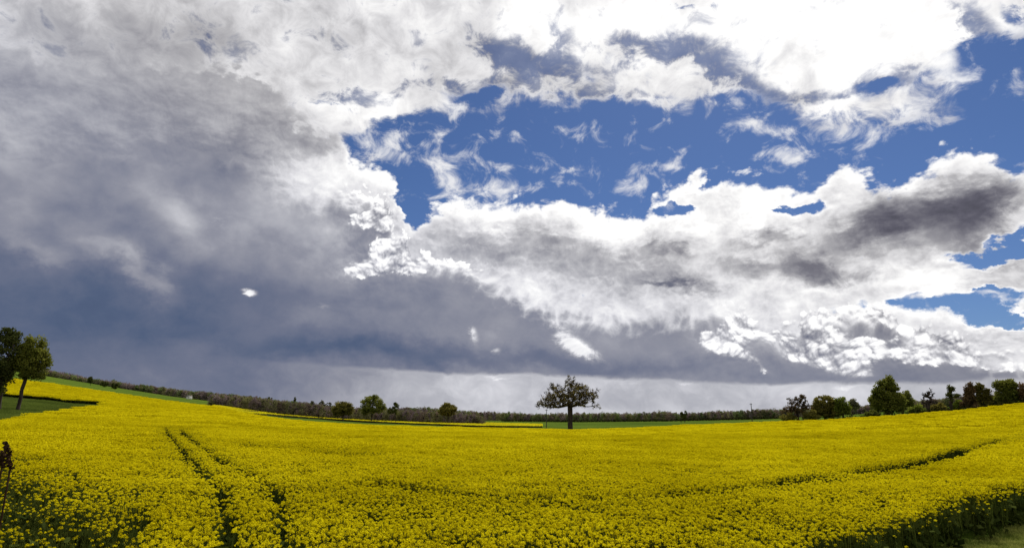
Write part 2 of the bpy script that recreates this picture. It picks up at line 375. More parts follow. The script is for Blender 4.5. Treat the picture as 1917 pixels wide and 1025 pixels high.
# crest of the rape field and foot of the far woods as points of the picture
FIELD_EDGE = [(-60, 690), (0, 704), (50, 711), (100, 717), (205, 733), (320, 750), (400, 760), (440, 769), (480, 776), (530, 784), (600, 790), (700, 795), (800, 798), (940, 801), (1080, 804),
    (1160, 801), (1240, 798), (1330, 793), (1440, 789), (1580, 783), (1700, 775), (1800, 767), (1917, 753.5), (1980, 746)]
WOOD_FOOT = [(-60, 678), (0, 690), (80, 702), (200, 722), (320, 741), (400, 751), (500, 764), (640, 776), (800, 784), (940, 787), (1080, 788), (1250, 787), (1440, 783), (1600, 775), (1720, 765), (1917, 750), (1980, 744)]
FE_A, FE_T = _tab(FIELD_EDGE); WF_A, WF_T = _tab(WOOD_FOOT)
R1_A = np.array([-46, -32, -24, -14, 0, 20, 45]); R1_D = np.array([330, 310, 245, 205, 190, 185, 165])
R2 = 900.0

def ground_z(x, y):
    x = np.asarray(x, float); y = np.asarray(y, float)
    r = np.hypot(x, y) + 1e-6
    az = np.degrees(np.arctan2(x, y))
    side = np.clip((95 - np.abs(az)) / 45, 0, 1); side = side * side * (3 - 2 * side)
    te1 = np.interp(az, FE_A, FE_T); te2 = np.interp(az, WF_A, WF_T)
    r1 = np.interp(az, R1_A, R1_D)
    z1 = (CAM_H + r1 * te1 - CROP_H) * side
    z2 = (CAM_H + R2 * te2) * side
    t = np.clip((r - 14) / (r1 - 14), 0, 1)
    za = z1 * t ** 1.7
    te1g = (z1 - CAM_H) / r1; te2g = (z2 - CAM_H) / R2
    s = np.clip(np.log(np.maximum(r, r1) / r1) / np.log(R2 / r1), 0, 1)
    zb = CAM_H + r * (te1g + (te2g - te1g) * s)
    u = np.clip((r - R2) / 2500, 0, 1)
    zc = z2 + (r - R2) * (te2g + 0.004 * u)
    zc = np.where(r > 4000, z2 + 3100 * (te2g + 0.004), zc)
    z = np.where(r <= r1, za, np.where(r <= R2, zb, zc))
    z = z + 0.05 * np.sin(x * 0.21 + 1.0) * np.sin(y * 0.17) * np.clip(r / 30, 0, 1)
    return z

def hit(x, y, off=0.0, rmin=2.0, rmax=3000.0):
    """where the line of sight through a point of the photograph meets the land raised by off"""
    d = ray(x, y)
    h = math.hypot(d[0], d[1])
    rr = np.exp(np.linspace(math.log(rmin), math.log(rmax), 3000))
    px, py = d[0] / h * rr, d[1] / h * rr
    f = CAM_H + d[2] / h * rr - (ground_z(px, py) + off)
    i = np.argmax(f < 0)
    if f[i] >= 0: i = len(rr) - 1
    j = max(i - 1, 0)
    w = f[j] / (f[j] - f[i]) if f[j] != f[i] else 0
    r = rr[j] + (rr[i] - rr[j]) * w
    X, Y = d[0] / h * r, d[1] / h * r
    return np.array([X, Y, float(ground_z(X, Y)) + off])

def at_dist(x, y, dist):
    """ground point on the bearing of picture column x (at row y) at a distance"""
    d = ray(x, y); h = math.hypot(d[0], d[1])
    X, Y = d[0] / h * dist, d[1] / h * dist
    return np.array([X, Y, float(ground_z(X, Y))])

def in_poly(X, Y, poly):
    inside = np.zeros(len(X), bool); n = len(poly)
    for i in range(n):
        x1, y1 = poly[i]; x2, y2 = poly[(i + 1) % n]
        c = ((y1 > Y) != (y2 > Y)) & (X < (x2 - x1) * (Y - y1) / (y2 - y1 + 1e-12) + x1)
        inside ^= c
    return inside

def dist_line(X, Y, line):
    best = np.full(len(X), 1e9)
    for (x1, y1), (x2, y2) in zip(line[:-1], line[1:]):
        dx, dy = x2 - x1, y2 - y1
        t = np.clip(((X - x1) * dx + (Y - y1) * dy) / (dx * dx + dy * dy + 1e-12), 0, 1)
        best = np.minimum(best, np.hypot(X - x1 - t * dx, Y - y1 - t * dy))
    return best

_ph = rng.uniform(0, 6.28, (14, 2)); _kk = rng.normal(0, 1, (14, 2))
def lump(X, Y, size):
    """smooth random field in about -1..1 with features of a given size (metres)"""
    s = 0
    for (p, q), (a, b) in zip(_ph, _kk): s = s + np.sin((a * X + b * Y) * 2.2 / size + p)
    return s / 5.0

# ground sheet, fine near the camera and reaching the horizon
def ground_sheet():
    rr = np.concatenate([[0.0], np.exp(np.linspace(math.log(1.5), math.log(9000), 300))])
    aa = np.radians(np.unique(np.concatenate([np.linspace(-180, 180, 181), np.linspace(-52, 52, 417)])))[:-1]
    Rr, Aa = np.meshgrid(rr, aa, indexing='ij')
    X = Rr * np.sin(Aa); Y = Rr * np.cos(Aa); Z = ground_z(X, Y)
    n, m = Rr.shape
    i = np.arange(n - 1)[:, None]; j = np.arange(m)[None, :]
    a = i * m + j; b = i * m + (j + 1) % m; c = (i + 1) * m + (j + 1) % m; d = (i + 1) * m + j
    F = np.stack([a, d, c, b], -1).reshape(-1, 4)
    V = np.stack([X, Y, Z], -1).reshape(-1, 3)
    return V, F

m, t, out = new_mat('pasture')
geo = t.nodes.new('ShaderNodeNewGeometry'); pos = G(geo.outputs['Position'])
na = noise(pos, 0.012, 4, 0.6, dim='3D'); nb = noise(pos, 0.6, 6, 0.65, dim='3D'); nc = noise(pos, 7.0, 4, 0.7, dim='3D')
cr_ = t.nodes.new('ShaderNodeValToRGB'); el_ = cr_.color_ramp.elements
el_[0].position = 0.2; el_[0].color = (0.035, 0.070, 0.010, 1); el_[1].position = 0.8; el_[1].color = (0.145, 0.205, 0.028, 1)
lk(cr_.inputs[0], clamp01(na * 0.9 + nb * 0.35 + nc * 0.3 - 0.28))
pb = t.nodes.new('ShaderNodeBsdfDiffuse'); pb.inputs['Roughness'].default_value = 0.6
t.links.new(cr_.outputs[0], pb.inputs['Color'])
bp = t.nodes.new('ShaderNodeBump'); bp.inputs['Strength'].default_value = 0.6; bp.inputs['Distance'].default_value = 0.06
lk(bp.inputs['Height'], nc); t.links.new(bp.outputs[0], pb.inputs['Normal'])
t.links.new(pb.outputs[0], out.inputs[0])
M_PASTURE = m
V, F = ground_sheet()
g_ = link_mesh('ground', V, F, M_PASTURE, smooth_=True); tag(g_, kind='structure')
# ------------------------------------------------------------------ oilseed rape field
M_PETAL = leafy_mat('rape_petals', (0.53, 0.447, 0.003), (0.79, 0.695, 0.010), trans=0.45, nscale=0.12)
M_STEM = leafy_mat('rape_stems', (0.034, 0.048, 0.008), (0.095, 0.115, 0.020), trans=0.15, nscale=0.5)
M_UNDER = leafy_mat('rape_leaves', (0.022, 0.034, 0.007), (0.058, 0.072, 0.015), trans=0.10, nscale=1.5)

def patch_mesh(name, size, heads, petals, head_r, psize, stems, leaves, zlo=0.88, zhi=1.28, flower=1.0, seed=0):
    g = np.random.default_rng(seed)
    V, F, MI = [], [], []
    def quad(c, u, v, mi):
        b = len(V); V.extend([c - u - v, c + u - v, c + u + v, c - u + v]); F.append((b, b + 1, b + 2, b + 3)); MI.append(mi)
    def rnd_dir():
        d = g.normal(size=3); return d / np.linalg.norm(d)
    for _ in range(heads):
        x, y = g.uniform(-size / 2, size / 2, 2)
        z = zlo + (zhi - zlo) * g.beta(3.0, 1.6)
        lean = g.normal(0, 0.05, 2)
        top = np.array([x + lean[0], y + lean[1], z])
        if stems:
            lo = np.array([x, y, max(0.25, z - 0.65)])
            a = g.uniform(0, math.pi); w = np.array([math.cos(a), math.sin(a), 0]) * 0.006
            b = len(V); V.extend([lo - w, lo + w, top + w * .7, top - w * .7]); F.append((b, b + 1, b + 2, b + 3)); MI.append(1)
        if g.random() > flower:
            for _k in range(3):                                   # green buds and young pods
                c = top + g.normal(0, 0.02, 3) - (0, 0, 0.04); u = rnd_dir() * 0.008; v = np.array([0, 0, 1.0]) * 0.03 + rnd_dir() * 0.02
                quad(c, u, v, 1)
            continue
        hr = head_r * g.uniform(0.7, 1.25)
        for k in range(petals):
            # open dome of small flowers round the stem tip
            ph = g.uniform(0, 2 * math.pi); th = math.acos(g.uniform(-0.35, 1.0))
            n = np.array([math.sin(th) * math.cos(ph), math.sin(th) * math.sin(ph), math.cos(th)])
            c = top + n * hr * g.uniform(0.65, 1.05) * np.array([1, 1, 0.85])
            nn = n * 0.8 + rnd_dir() * 0.6; nn /= np.linalg.norm(nn)
            u = np.cross(nn, rnd_dir()); u /= np.linalg.norm(u) + 1e-9; v = np.cross(nn, u)
            s = psize * g.uniform(0.75, 1.25)
            quad(c, u * s, v * s, 0)
    for _ in range(leaves):
        c = np.array([*g.uniform(-size / 2, size / 2, 2), g.uniform(0.10, 0.90)])
        u = rnd_dir() * g.uniform(0.03, 0.07); v = np.cross(u, rnd_dir()); v = v / (np.linalg.norm(v) + 1e-9) * g.uniform(0.05, 0.12)
        v[2] -= 0.03
        quad(c, u, v, 2)
    o = link_mesh(name, np.array(V), np.array(F), mats=[M_PETAL, M_STEM, M_UNDER], midx=MI)
    C.objects.unlink(o)                       # only a pattern for the scatter
    return o

def scatter(name, pts, rotz, scl, idx, protos, **tags):
    """one object whose geometry nodes set the patterns on its points"""
    me = bpy.data.meshes.new(name); me.vertices.add(len(pts)); me.vertices.foreach_set('co', np.asarray(pts, dtype=np.float32).ravel())
    for nm, ty, val in (('rz', 'FLOAT', rotz), ('sc', 'FLOAT', scl), ('ix', 'INT', idx)):
        a = me.attributes.new(nm, ty, 'POINT'); a.data.foreach_set('value', np.asarray(val, dtype=np.float32 if ty == 'FLOAT' else np.int32))
    o = bpy.data.objects.new(name, me); C.objects.link(o)
    ng = bpy.data.node_groups.new(name, 'GeometryNodeTree')
    ng.interface.new_socket('Geometry', in_out='INPUT', socket_type='NodeSocketGeometry')
    ng.interface.new_socket('Geometry', in_out='OUTPUT', socket_type='NodeSocketGeometry')
    N = ng.nodes; Lk = ng.links
    gi = N.new('NodeGroupInput'); go = N.new('NodeGroupOutput')
    iop = N.new('GeometryNodeInstanceOnPoints'); Lk.new(gi.outputs[0], iop.inputs['Points'])
    gti = N.new('GeometryNodeJoinGeometry')
    for p in reversed(protos):
        oi = N.new('GeometryNodeObjectInfo'); oi.inputs['Object'].default_value = p; oi.inputs['As Instance'].default_value = True
        Lk.new(oi.outputs['Geometry'], gti.inputs[0])
    Lk.new(gti.outputs[0], iop.inputs['Instance']); iop.inputs['Pick Instance'].default_value = True
    def attr(nm, ty):
        n = N.new('GeometryNodeInputNamedAttribute'); n.data_type = ty; n.inputs['Name'].default_value = nm
        return n.outputs['Attribute']
    Lk.new(attr('ix', 'INT'), iop.inputs['Instance Index'])
    cx = N.new('ShaderNodeCombineXYZ'); Lk.new(attr('rz', 'FLOAT'), cx.inputs[2]); Lk.new(cx.outputs[0], iop.inputs['Rotation'])
    cs = N.new('ShaderNodeCombineXYZ')
    sca = attr('sc', 'FLOAT')
    cs.inputs[0].default_value = 1; cs.inputs[1].default_value = 1; Lk.new(sca, cs.inputs[2])
    Lk.new(cs.outputs[0], iop.inputs['Scale'])
    Lk.new(iop.outputs[0], go.inputs[0])
    md = o.modifiers.new('scatter', 'NODES'); md.node_group = ng
    return tag(o, **tags)

# outline of the crop on the ground (the picture's points are on its flowering tops)
NEAR_EDGE = [(-160, 800), (0, 912), (110, 962), (240, 1020), (420, 1070), (900, 1110), (1250, 1080), (1450, 1030), (1600, 990), (1780, 940), (1917, 912), (2100, 870), (2300, 820)]
near_pts = [tuple(hit(x, y, CROP_H)[:2]) for x, y in NEAR_EDGE]
azs = np.linspace(FE_A[0], FE_A[-1], 60)
far_pts = [(math.sin(R(a)) * d, math.cos(R(a)) * d) for a, d in ((a, float(np.interp(a, R1_A, R1_D))) for a in azs)]
crop_poly = near_pts + [(near_pts[-1][0] * 1.6, near_pts[-1][1] * 1.6)] + far_pts[::-1] + [(near_pts[0][0] * 1.6, near_pts[0][1] * 1.6)]
# grass bay running in from the left
WEDGE_FRONT = [(-160, 815), (0, 786), (100, 768), (196, 757)]     # seen over the near crop's tops
WEDGE_BACK = [(196, 759), (130, 756), (60, 748), (0, 744), (-160, 730)]   # foot of the farther crop
wf = [tuple(hit(x, y, CROP_H)[:2]) for x, y in WEDGE_FRONT]; wb = [tuple(hit(x, y, 0.0)[:2]) for x, y in WEDGE_BACK]
wedge_poly = wf + wb
TRAMS = [([(303, 776), (308, 790), (316, 812), (335, 836), (362, 866), (392, 895), (415, 915), (424, 945), (428, 985), (430, 1060)], 0.24),
         ([(328, 776), (334, 790), (345, 812), (372, 834), (410, 856), (450, 880), (498, 904), (524, 930), (534, 970), (540, 1060)], 0.24),
         ([(700, 905), (820, 918), (920, 926), (1000, 929), (1080, 932), (1180, 930), (1280, 923), (1400, 909), (1500, 897), (1600, 884), (1700, 867), (1800, 843), (1870, 823), (1917, 809), (2000, 785)], 0.56),
         ([(370, 826), (450, 831), (560, 838), (700, 852)], 0.16)]
tram_w = [([tuple(hit(x, y, CROP_H)[:2]) for x, y in l], w) for l, w in TRAMS]

def grid(step, rmin, rmax, amax=52):
    n = int(rmax / step) + 1
    gx, gy = np.meshgrid(np.arange(-n, n + 1) * step, np.arange(0, n + 1) * step)
    X = gx.ravel() + rng.uniform(-.35, .35, gx.size) * step; Y = gy.ravel() + rng.uniform(-.35, .35, gx.size) * step
    r = np.hypot(X, Y); a = np.abs(np.degrees(np.arctan2(X, Y)))
    k = (r >= rmin) & (r < rmax) & (a < amax)
    return X[k], Y[k]

def crop_mask(X, Y, tram=True):
    k = in_poly(X, Y, crop_poly) & ~in_poly(X, Y, wedge_poly)
    if tram:      # the strips beside the wheel tracks are sown separately, in small tufts
        for l, w in tram_w: k &= (dist_line(X, Y, l) > BAND) | (np.hypot(X, Y) > 73)
    return k
BAND = 1.15

near = [patch_mesh('rape_near_%d' % i, 0.62, 36, 20, 0.034, 0.0100, True, 18, zlo=0.86, flower=0.92, seed=i) for i in range(7)]
near_dense = [patch_mesh('rape_dense_%d' % i, 0.62, 42, 14, 0.038, 0.0125, True, 14, flower=0.95, seed=80 + i) for i in range(4)]
near_green = [patch_mesh('rape_green_%d' % i, 0.62, 34, 18, 0.034, 0.010, True, 46, zlo=0.55, zhi=1.1, flower=0.20, seed=40 + i) for i in range(4)]
near_mix = [patch_mesh('rape_mixed_%d' % i, 0.62, 34, 18, 0.035, 0.0105, True, 30, zlo=0.72, zhi=1.2, flower=0.55, seed=60 + i) for i in range(4)]
mid = [patch_mesh('rape_mid_%d' % i, 0.72, 38, 8, 0.045, 0.021, False, 12, flower=0.95, seed=20 + i) for i in range(6)]
far = [patch_mesh('rape_far_%d' % i, 2.6, 420, 3, 0.05, 0.042, False, 30, seed=30 + i) for i in range(5)]

def place(step, r0, r1, protos, smin=0.92, smax=1.08, keep=None):
    X, Y = grid(step, r0, r1)
    k = crop_mask(X, Y)
    if keep is not None: k &= keep(X, Y)
    X, Y = X[k], Y[k]
    Z = ground_z(X, Y)
    sc = 1.0 + 0.08 * lump(X, Y, 4.0) + 0.05 * lump(X, Y, 1.1) + rng.uniform(-.05, .05, len(X))
    return np.stack([X, Y, Z], 1), rng.uniform(0, 6.28, len(X)), sc

# close to the camera: full plants, fading to unflowered ones along the shaded margin on the left
P, rz, sc = place(0.46, 6, 34, near)
dl = dist_line(P[:, 0], P[:, 1], near_pts)
edge_w = np.where(P[:, 0] < 0, np.clip((-P[:, 0] - 1.0) / 9.0, 0, 1) * 1.7, 0.0) + 0.25
u = rng.random(len(P)) + 0.25 * lump(P[:, 0], P[:, 1], 1.5)
gap = lump(P[:, 0] * 1.0, P[:, 1] * 0.8, 2.6) + 0.6 * lump(P[:, 1], P[:, 0], 0.9)
ix = rng.integers(0, 7, len(P))
ix = np.where(rng.random(len(P)) < np.clip((np.hypot(P[:, 0], P[:, 1]) - 17) / 14, 0, 1), 15 + rng.integers(0, 4, len(P)), ix)
mixz = (dl < edge_w * (0.6 + 0.8 * u)) | (gap > 1.4)
grz = dl < edge_w * (0.15 + 0.55 * u)
ix = np.where(mixz, 11 + rng.integers(0, 4, len(P)), ix)
ix = np.where(grz, 7 + rng.integers(0, 4, len(P)), ix)
scatter('rapeseed_plants', P, rz, sc, ix, near + near_green + near_mix + near_dense, label='yellow oilseed rape in flower filling the foreground', cat='crop', kind='stuff')
P, rz, sc = place(0.55, 34, 95, mid, keep=lambda X, Y: lump(X, Y * 0.5, 3.2) + 0.8 * lump(Y, X, 1.2) < 1.30)
scatter('rapeseed_field', P, rz, sc, rng.integers(0, 6, len(P)), mid, label='yellow flowering rape crop across the middle of the field', cat='crop', kind='stuff')
P, rz, sc = place(2.1, 94, 345, far)
scatter('rapeseed_far_field', P, rz, sc, rng.integers(0, 5, len(P)), far, label='far part of the yellow rape field up to its crest', cat='crop', kind='stuff')

# beside the wheel tracks
tuft = [patch_mesh('rape_tuft_%d' % i, 0.34, 11, 16, 0.036, 0.0115, True, 6, zlo=0.84, flower=0.93, seed=100 + i) for i in range(6)]
X, Y = grid(0.235, 7, 75)
dd_ = [dist_line(X, Y, l) for l, w in tram_w]
k = crop_mask(X, Y, tram=False) & (np.min(dd_, 0) <= BAND + 0.12)
for d_, (l, w) in zip(dd_, tram_w):
    rf = 0.85 + 0.5 * np.clip((np.hypot(X, Y) - 18) / 20, 0, 1)
    rf = rf * np.clip((76 - np.hypot(X, Y)) / 14, 0.25, 1)
    k &= d_ > w * rf * (1 + (0.45 if w < 0.4 else 0.28) * lump(X, Y, 1.6)) + rng.normal(0, 0.035, len(X))
X, Y = X[k], Y[k]
scatter('rapeseed_track_edges', np.stack([X, Y, ground_z(X, Y)], 1), rng.uniform(0, 6.28, len(X)), 1.0 + 0.07 * lump(X, Y, 3.0) + rng.uniform(-.07, .07, len(X)), rng.integers(0, 6, len(X)), tuft,
        label='flowering rape standing along both sides of the tractor tracks', cat='crop', kind='stuff')

# bed of stalks and shade leaves between the flowering tops: an uneven sheet inside the crop
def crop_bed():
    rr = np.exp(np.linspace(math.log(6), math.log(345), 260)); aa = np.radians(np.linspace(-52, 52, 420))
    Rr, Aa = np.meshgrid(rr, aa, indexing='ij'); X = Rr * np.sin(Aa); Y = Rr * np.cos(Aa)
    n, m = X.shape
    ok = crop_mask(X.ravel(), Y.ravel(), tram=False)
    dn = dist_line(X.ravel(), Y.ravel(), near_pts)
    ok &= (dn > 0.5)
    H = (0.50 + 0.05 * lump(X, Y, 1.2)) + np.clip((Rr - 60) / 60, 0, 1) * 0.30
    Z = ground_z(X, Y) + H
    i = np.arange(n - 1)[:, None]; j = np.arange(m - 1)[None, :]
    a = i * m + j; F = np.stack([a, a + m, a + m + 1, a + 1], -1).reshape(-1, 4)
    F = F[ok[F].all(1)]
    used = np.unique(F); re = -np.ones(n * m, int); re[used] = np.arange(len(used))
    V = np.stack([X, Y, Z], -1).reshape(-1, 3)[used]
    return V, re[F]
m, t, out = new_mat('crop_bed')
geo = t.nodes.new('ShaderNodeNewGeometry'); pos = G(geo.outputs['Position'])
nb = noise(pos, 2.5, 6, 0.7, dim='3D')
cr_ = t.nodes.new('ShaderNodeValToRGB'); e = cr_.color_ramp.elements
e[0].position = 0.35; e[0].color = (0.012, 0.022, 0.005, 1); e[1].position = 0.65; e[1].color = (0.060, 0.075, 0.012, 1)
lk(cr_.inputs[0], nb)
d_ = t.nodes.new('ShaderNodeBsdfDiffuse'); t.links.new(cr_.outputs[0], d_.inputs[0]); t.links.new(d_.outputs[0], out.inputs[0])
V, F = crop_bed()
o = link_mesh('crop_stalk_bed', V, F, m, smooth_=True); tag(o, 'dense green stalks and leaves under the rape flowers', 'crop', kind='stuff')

# grass: verge in the near right corner and bay on the left
M_GRASS = leafy_mat('grass_blades', (0.10, 0.13, 0.02), (0.36, 0.37, 0.09), trans=0.3, nscale=1.6)
M_DGRASS = leafy_mat('bay_grass', (0.075, 0.110, 0.018), (0.17, 0.22, 0.04), trans=0.2, nscale=0.15)
def grass_patch(name, size, n, h, w, mat, seed):
    g = np.random.default_rng(seed); V, F = [], []
    for _ in range(n):
        x, y = g.uniform(-size / 2, size / 2, 2); a = g.uniform(0, 6.28); hh = h * g.uniform(.5, 1.2)
        wv = np.array([math.cos(a), math.sin(a), 0]) * w; b0 = np.array([x, y, 0.]); l = g.normal(0, .35, 2) * hh
        mid_ = b0 + (l[0] * .4, l[1] * .4, hh * .6); tip = b0 + (l[0], l[1], hh)
        k = len(V); V += [b0 - wv, b0 + wv, mid_ + wv * .8, mid_ - wv * .8, tip + wv * .15, tip - wv * .15]
        F += [(k, k + 1, k + 2, k + 3), (k + 3, k + 2, k + 4, k + 5)]
    o = link_mesh(name, np.array(V), np.array(F), mat); C.objects.unlink(o); return o
gp = [grass_patch('grass_tuft_%d' % i, 0.6, 260, 0.13, 0.004, M_GRASS, i) for i in range(4)]
X, Y = grid(0.42, 7, 34)
k = (~in_poly(X, Y, crop_poly)) & (X > 4)
X, Y = X[k], Y[k]
scatter('verge_grass', np.stack([X, Y, ground_z(X, Y)], 1), rng.uniform(0, 6.28, len(X)), 1 + 0.3 * lump(X, Y, 1.5), rng.integers(0, 4, len(X)), gp, label='short green grass in front of the rape field', cat='grass', kind='stuff')
X, Y = grid(0.5, 6, 34)
k = (~in_poly(X, Y, crop_poly)) & (X < 2)
X, Y = X[k], Y[k]
scatter('margin_weeds', np.stack([X, Y, ground_z(X, Y)], 1), rng.uniform(0, 6.28, len(X)), 0.85 + 0.15 * lump(X, Y, 1.5), rng.integers(0, 4, len(X)), near_green, label='dark green weeds and unflowered rape in the near left corner', cat='weeds', kind='stuff')
wg = [grass_patch('bay_tuft_%d' % i, 1.6, 420, 0.34, 0.012, M_DGRASS, 9 + i) for i in range(3)]
X, Y = grid(1.1, 40, 240)
k = in_poly(X, Y, wedge_poly); X, Y = X[k], Y[k]
scatter('bay_grass', np.stack([X, Y, ground_z(X, Y)], 1), rng.uniform(0, 6.28, len(X)), 1 + 0.3 * lump(X, Y, 6), rng.integers(0, 3, len(X)), wg, label='rough dark green grass in the bay left of the rape field', cat='grass', kind='stuff')
# ------------------------------------------------------------------ trees
def tubes(segs, sides=5):
    """segs: list of (p0, r0, p1, r1) -> tapered tubes in one mesh"""
    V, F = [], []
    for p0, r0, p1, r1 in segs:
        d = p1 - p0; L_ = np.linalg.norm(d)
        if L_ < 1e-6: continue
        d = d / L_; a = np.cross(d, [0.3, 1.0, 0.2] if abs(d[2]) > .8 else [0, 0, 1.0]); a /= np.linalg.norm(a); b = np.cross(d, a)
        k = len(V)
        for p, r in ((p0, r0), (p1, r1)):
            for i in range(sides):
                t_ = 2 * math.pi * i / sides
                V.append(p + (a * math.cos(t_) + b * math.sin(t_)) * r)
        for i in range(sides):
            F.append((k + i, k + (i + 1) % sides, k + sides + (i + 1) % sides, k + sides + i))
    return np.array(V), np.array(F)

def leaf_cloud(centres, radii, per, size, g, flat=1.0):
    n = len(centres) * per
    c = np.repeat(centres, per, 0); rr = np.repeat(radii, per)
    d = g.normal(size=(n, 3)); d /= np.linalg.norm(d, axis=1)[:, None]
    c = c + d * (rr * g.uniform(0.1, 1.0, n) ** 0.55)[:, None] * np.array([1, 1, flat])
    u = g.normal(size=(n, 3)); u /= np.linalg.norm(u, axis=1)[:, None]
    v = np.cross(u, g.normal(size=(n, 3))); v /= np.linalg.norm(v, axis=1)[:, None]
    s = (size * g.uniform(0.6, 1.3, n))[:, None]
    u = u * s; v = v * s * 0.7
    V = np.stack([c - u, c - v * 0.9, c + u, c + v], 1).reshape(-1, 3)
    F = np.arange(n * 4).reshape(-1, 4)
    return V, F

LEAF = {
 'oak': leafy_mat('leaves_oak', (0.112, 0.100, 0.022), (0.256, 0.225, 0.050), 0.50, 0.25),
 'lone': leafy_mat('leaves_lone_oak', (0.101, 0.074, 0.024), (0.257, 0.216, 0.047), 0.40, 0.35),
 'green': leafy_mat('leaves_green', (0.086, 0.104, 0.018), (0.247, 0.254, 0.047), 0.50, 0.22),
 'fresh': leafy_mat('leaves_fresh', (0.085, 0.119, 0.017), (0.221, 0.255, 0.037), 0.50, 0.3),
 'dark': leafy_mat('leaves_dark', (0.048, 0.059, 0.017), (0.129, 0.140, 0.034), 0.35, 0.25),
 'brown': leafy_mat('leaves_brown', (0.082, 0.058, 0.029), (0.194, 0.126, 0.058), 0.40, 0.25),
 'grey': leafy_mat('leaves_grey', (0.083, 0.083, 0.053), (0.180, 0.173, 0.090), 0.40, 0.2),
}
BARK = bark_mat('bark', (0.020, 0.014, 0.010), (0.055, 0.040, 0.030))

def tree(name, label, base_px, dist, ells, leaf='green', leaves=24, lsize=0.32, nlimb=90, trunk_r=0.35, clump=0.9, seed=0, group=None,
         cat='tree', fork=None, jit=0.22, bare=False, twig=0.05, depthk=0.8, inner=0.25, sides=5, leaf_frac=1.0, flat=0.8, pipe=0.5):
    """a tree standing dist metres away; ells are ellipses of its crown as the photograph shows them: (x, y, rx, ry)"""
    g = np.random.default_rng(seed + 1000)
    base = at_dist(base_px[0], base_px[1], dist)
    hx = np.array([base[0], base[1]]) / dist; right = np.array([hx[1], -hx[0], 0.0]); fwd = np.array([hx[0], hx[1], 0.0])
    def onplane(x, y):
        d = ray(x, y); k = dist / (d[0] * hx[0] + d[1] * hx[1])
        p = np.array([0, 0, CAM_H]) + d * k - base
        return np.array([p @ right, p[2]])
    E_ = []
    for x, y, rx, ry in ells:
        c = onplane(x, y); a = abs(onplane(x + rx, y)[0] - c[0]); b = abs(onplane(x, y - ry)[1] - c[1])
        E_.append((c, a, b))
    area = np.array([a * b for _, a, b in E_]); prob = area / area.sum()
    pts = []
    for _ in range(nlimb):
        c, a, b = E_[g.choice(len(E_), p=prob)]
        q = g.normal(size=3); q /= np.linalg.norm(q); q *= g.uniform(inner, 1.0) ** 0.45
        dep = min(a, max(a0 for _, a0, _ in E_)) * depthk
        pts.append(right * (c[0] + q[0] * a) + fwd * (q[1] * dep) + np.array([0, 0, c[1] + q[2] * b]))
    pts = np.array(pts)
    cz = sum(c[1] * w for (c, _, _), w in zip(E_, prob)); cx_ = sum(c[0] * w for (c, _, _), w in zip(E_, prob))
    low = pts[:, 2].min(); top = pts[:, 2].max()
    forkz = fork if fork is not None else max(low + 0.1 * (top - low), 0.12 * top)
    # trunk, leaning a little towards the middle of the crown
    tz = np.linspace(0, forkz + 0.45 * (top - forkz), 7)
    nodes = [right * (cx_ * (z / max(tz[-1], .1)) ** 1.5 * 0.8 + (g.normal(0, .06) if z > 0 else 0)) + np.array([0, 0, z - (0.3 if z == 0 else 0)]) for z in tz]
    par = [-1] + list(range(6))
    start = int(np.argmax(tz >= forkz * 0.9))
    order = np.argsort([np.linalg.norm(p - np.array([0, 0, forkz])) for p in pts])
    cand = list(range(start, 7))
    tips = []
    for i in order:
        p = pts[i]
        best, bd = None, 1e9
        for k in cand:
            v = p - nodes[k]; d_ = np.linalg.norm(v)
            pen = max(0.0, nodes[k][2] - p[2]) * 0.7
            if d_ + pen < bd: best, bd = k, d_ + pen
        q0 = nodes[best]; v = p - q0; L_ = np.linalg.norm(v); n_ = max(1, int(L_ / max(0.9, 0.07 * top)))
        last = best
        for s_ in range(1, n_ + 1):
            f = s_ / n_
            w = q0 + v * f + (g.normal(0, jit, 3) * L_ / n_ * (1 if s_ < n_ else 0)) + np.array([0, 0, -0.10 * L_ * math.sin(math.pi * f)])
            nodes.append(w); par.append(last); last = len(nodes) - 1; cand.append(last)
        tips.append(last)
    nn = len(nodes); load = np.zeros(nn)
    for tip in tips: load[tip] += 1
    for k in range(nn - 1, 0, -1):
        if par[k] >= 0: load[par[k]] += load[k]
    load = np.maximum(load, 1)
    rad = trunk_r * (load / load.max()) ** pipe
    rad = np.maximum(rad, twig)
    for k, z in enumerate(tz): rad[k] = max(rad[k], trunk_r * (1.0 - 0.35 * k / 6) * (1.35 if k == 0 else 1.0)) if k <= start + 1 else rad[k]
    segs_t = [(nodes[par[k]], rad[par[k]], nodes[k], rad[k]) for k in range(1, 7)]
    segs_l = [(nodes[par[k]], min(rad[par[k]], rad[k] * 1.5), nodes[k], rad[k]) for k in range(7, nn)]
    for k in range(max(start - 1, 1), 7): segs_l.append((nodes[par[k]], rad[par[k]] * .6, nodes[k], rad[k] * .6))   # heartwood that joins the limbs
    if bare or leaf_frac < 1:      # twigs
        for tip in list(tips) + list(g.choice(np.arange(7, nn), size=min(nn - 7, nlimb))):
            for _k in range(3):
                d_ = g.normal(size=3) + np.array([0, 0, 0.5]) + (nodes[tip] - nodes[par[tip]]) * 1.2; d_ /= np.linalg.norm(d_)
                segs_l.append((nodes[tip], twig, nodes[tip] + d_ * g.uniform(.5, 1.2) * max(0.6, top * 0.05), twig * 0.5))
    root = empty(name, base)
    tag(root, label, cat, group)
    V, F = tubes(segs_t, 8); link_mesh('trunk', V, F, BARK, parent=root, smooth_=True)
    V, F = tubes(segs_l, sides); link_mesh('limbs', V, F, BARK, parent=root, smooth_=True)
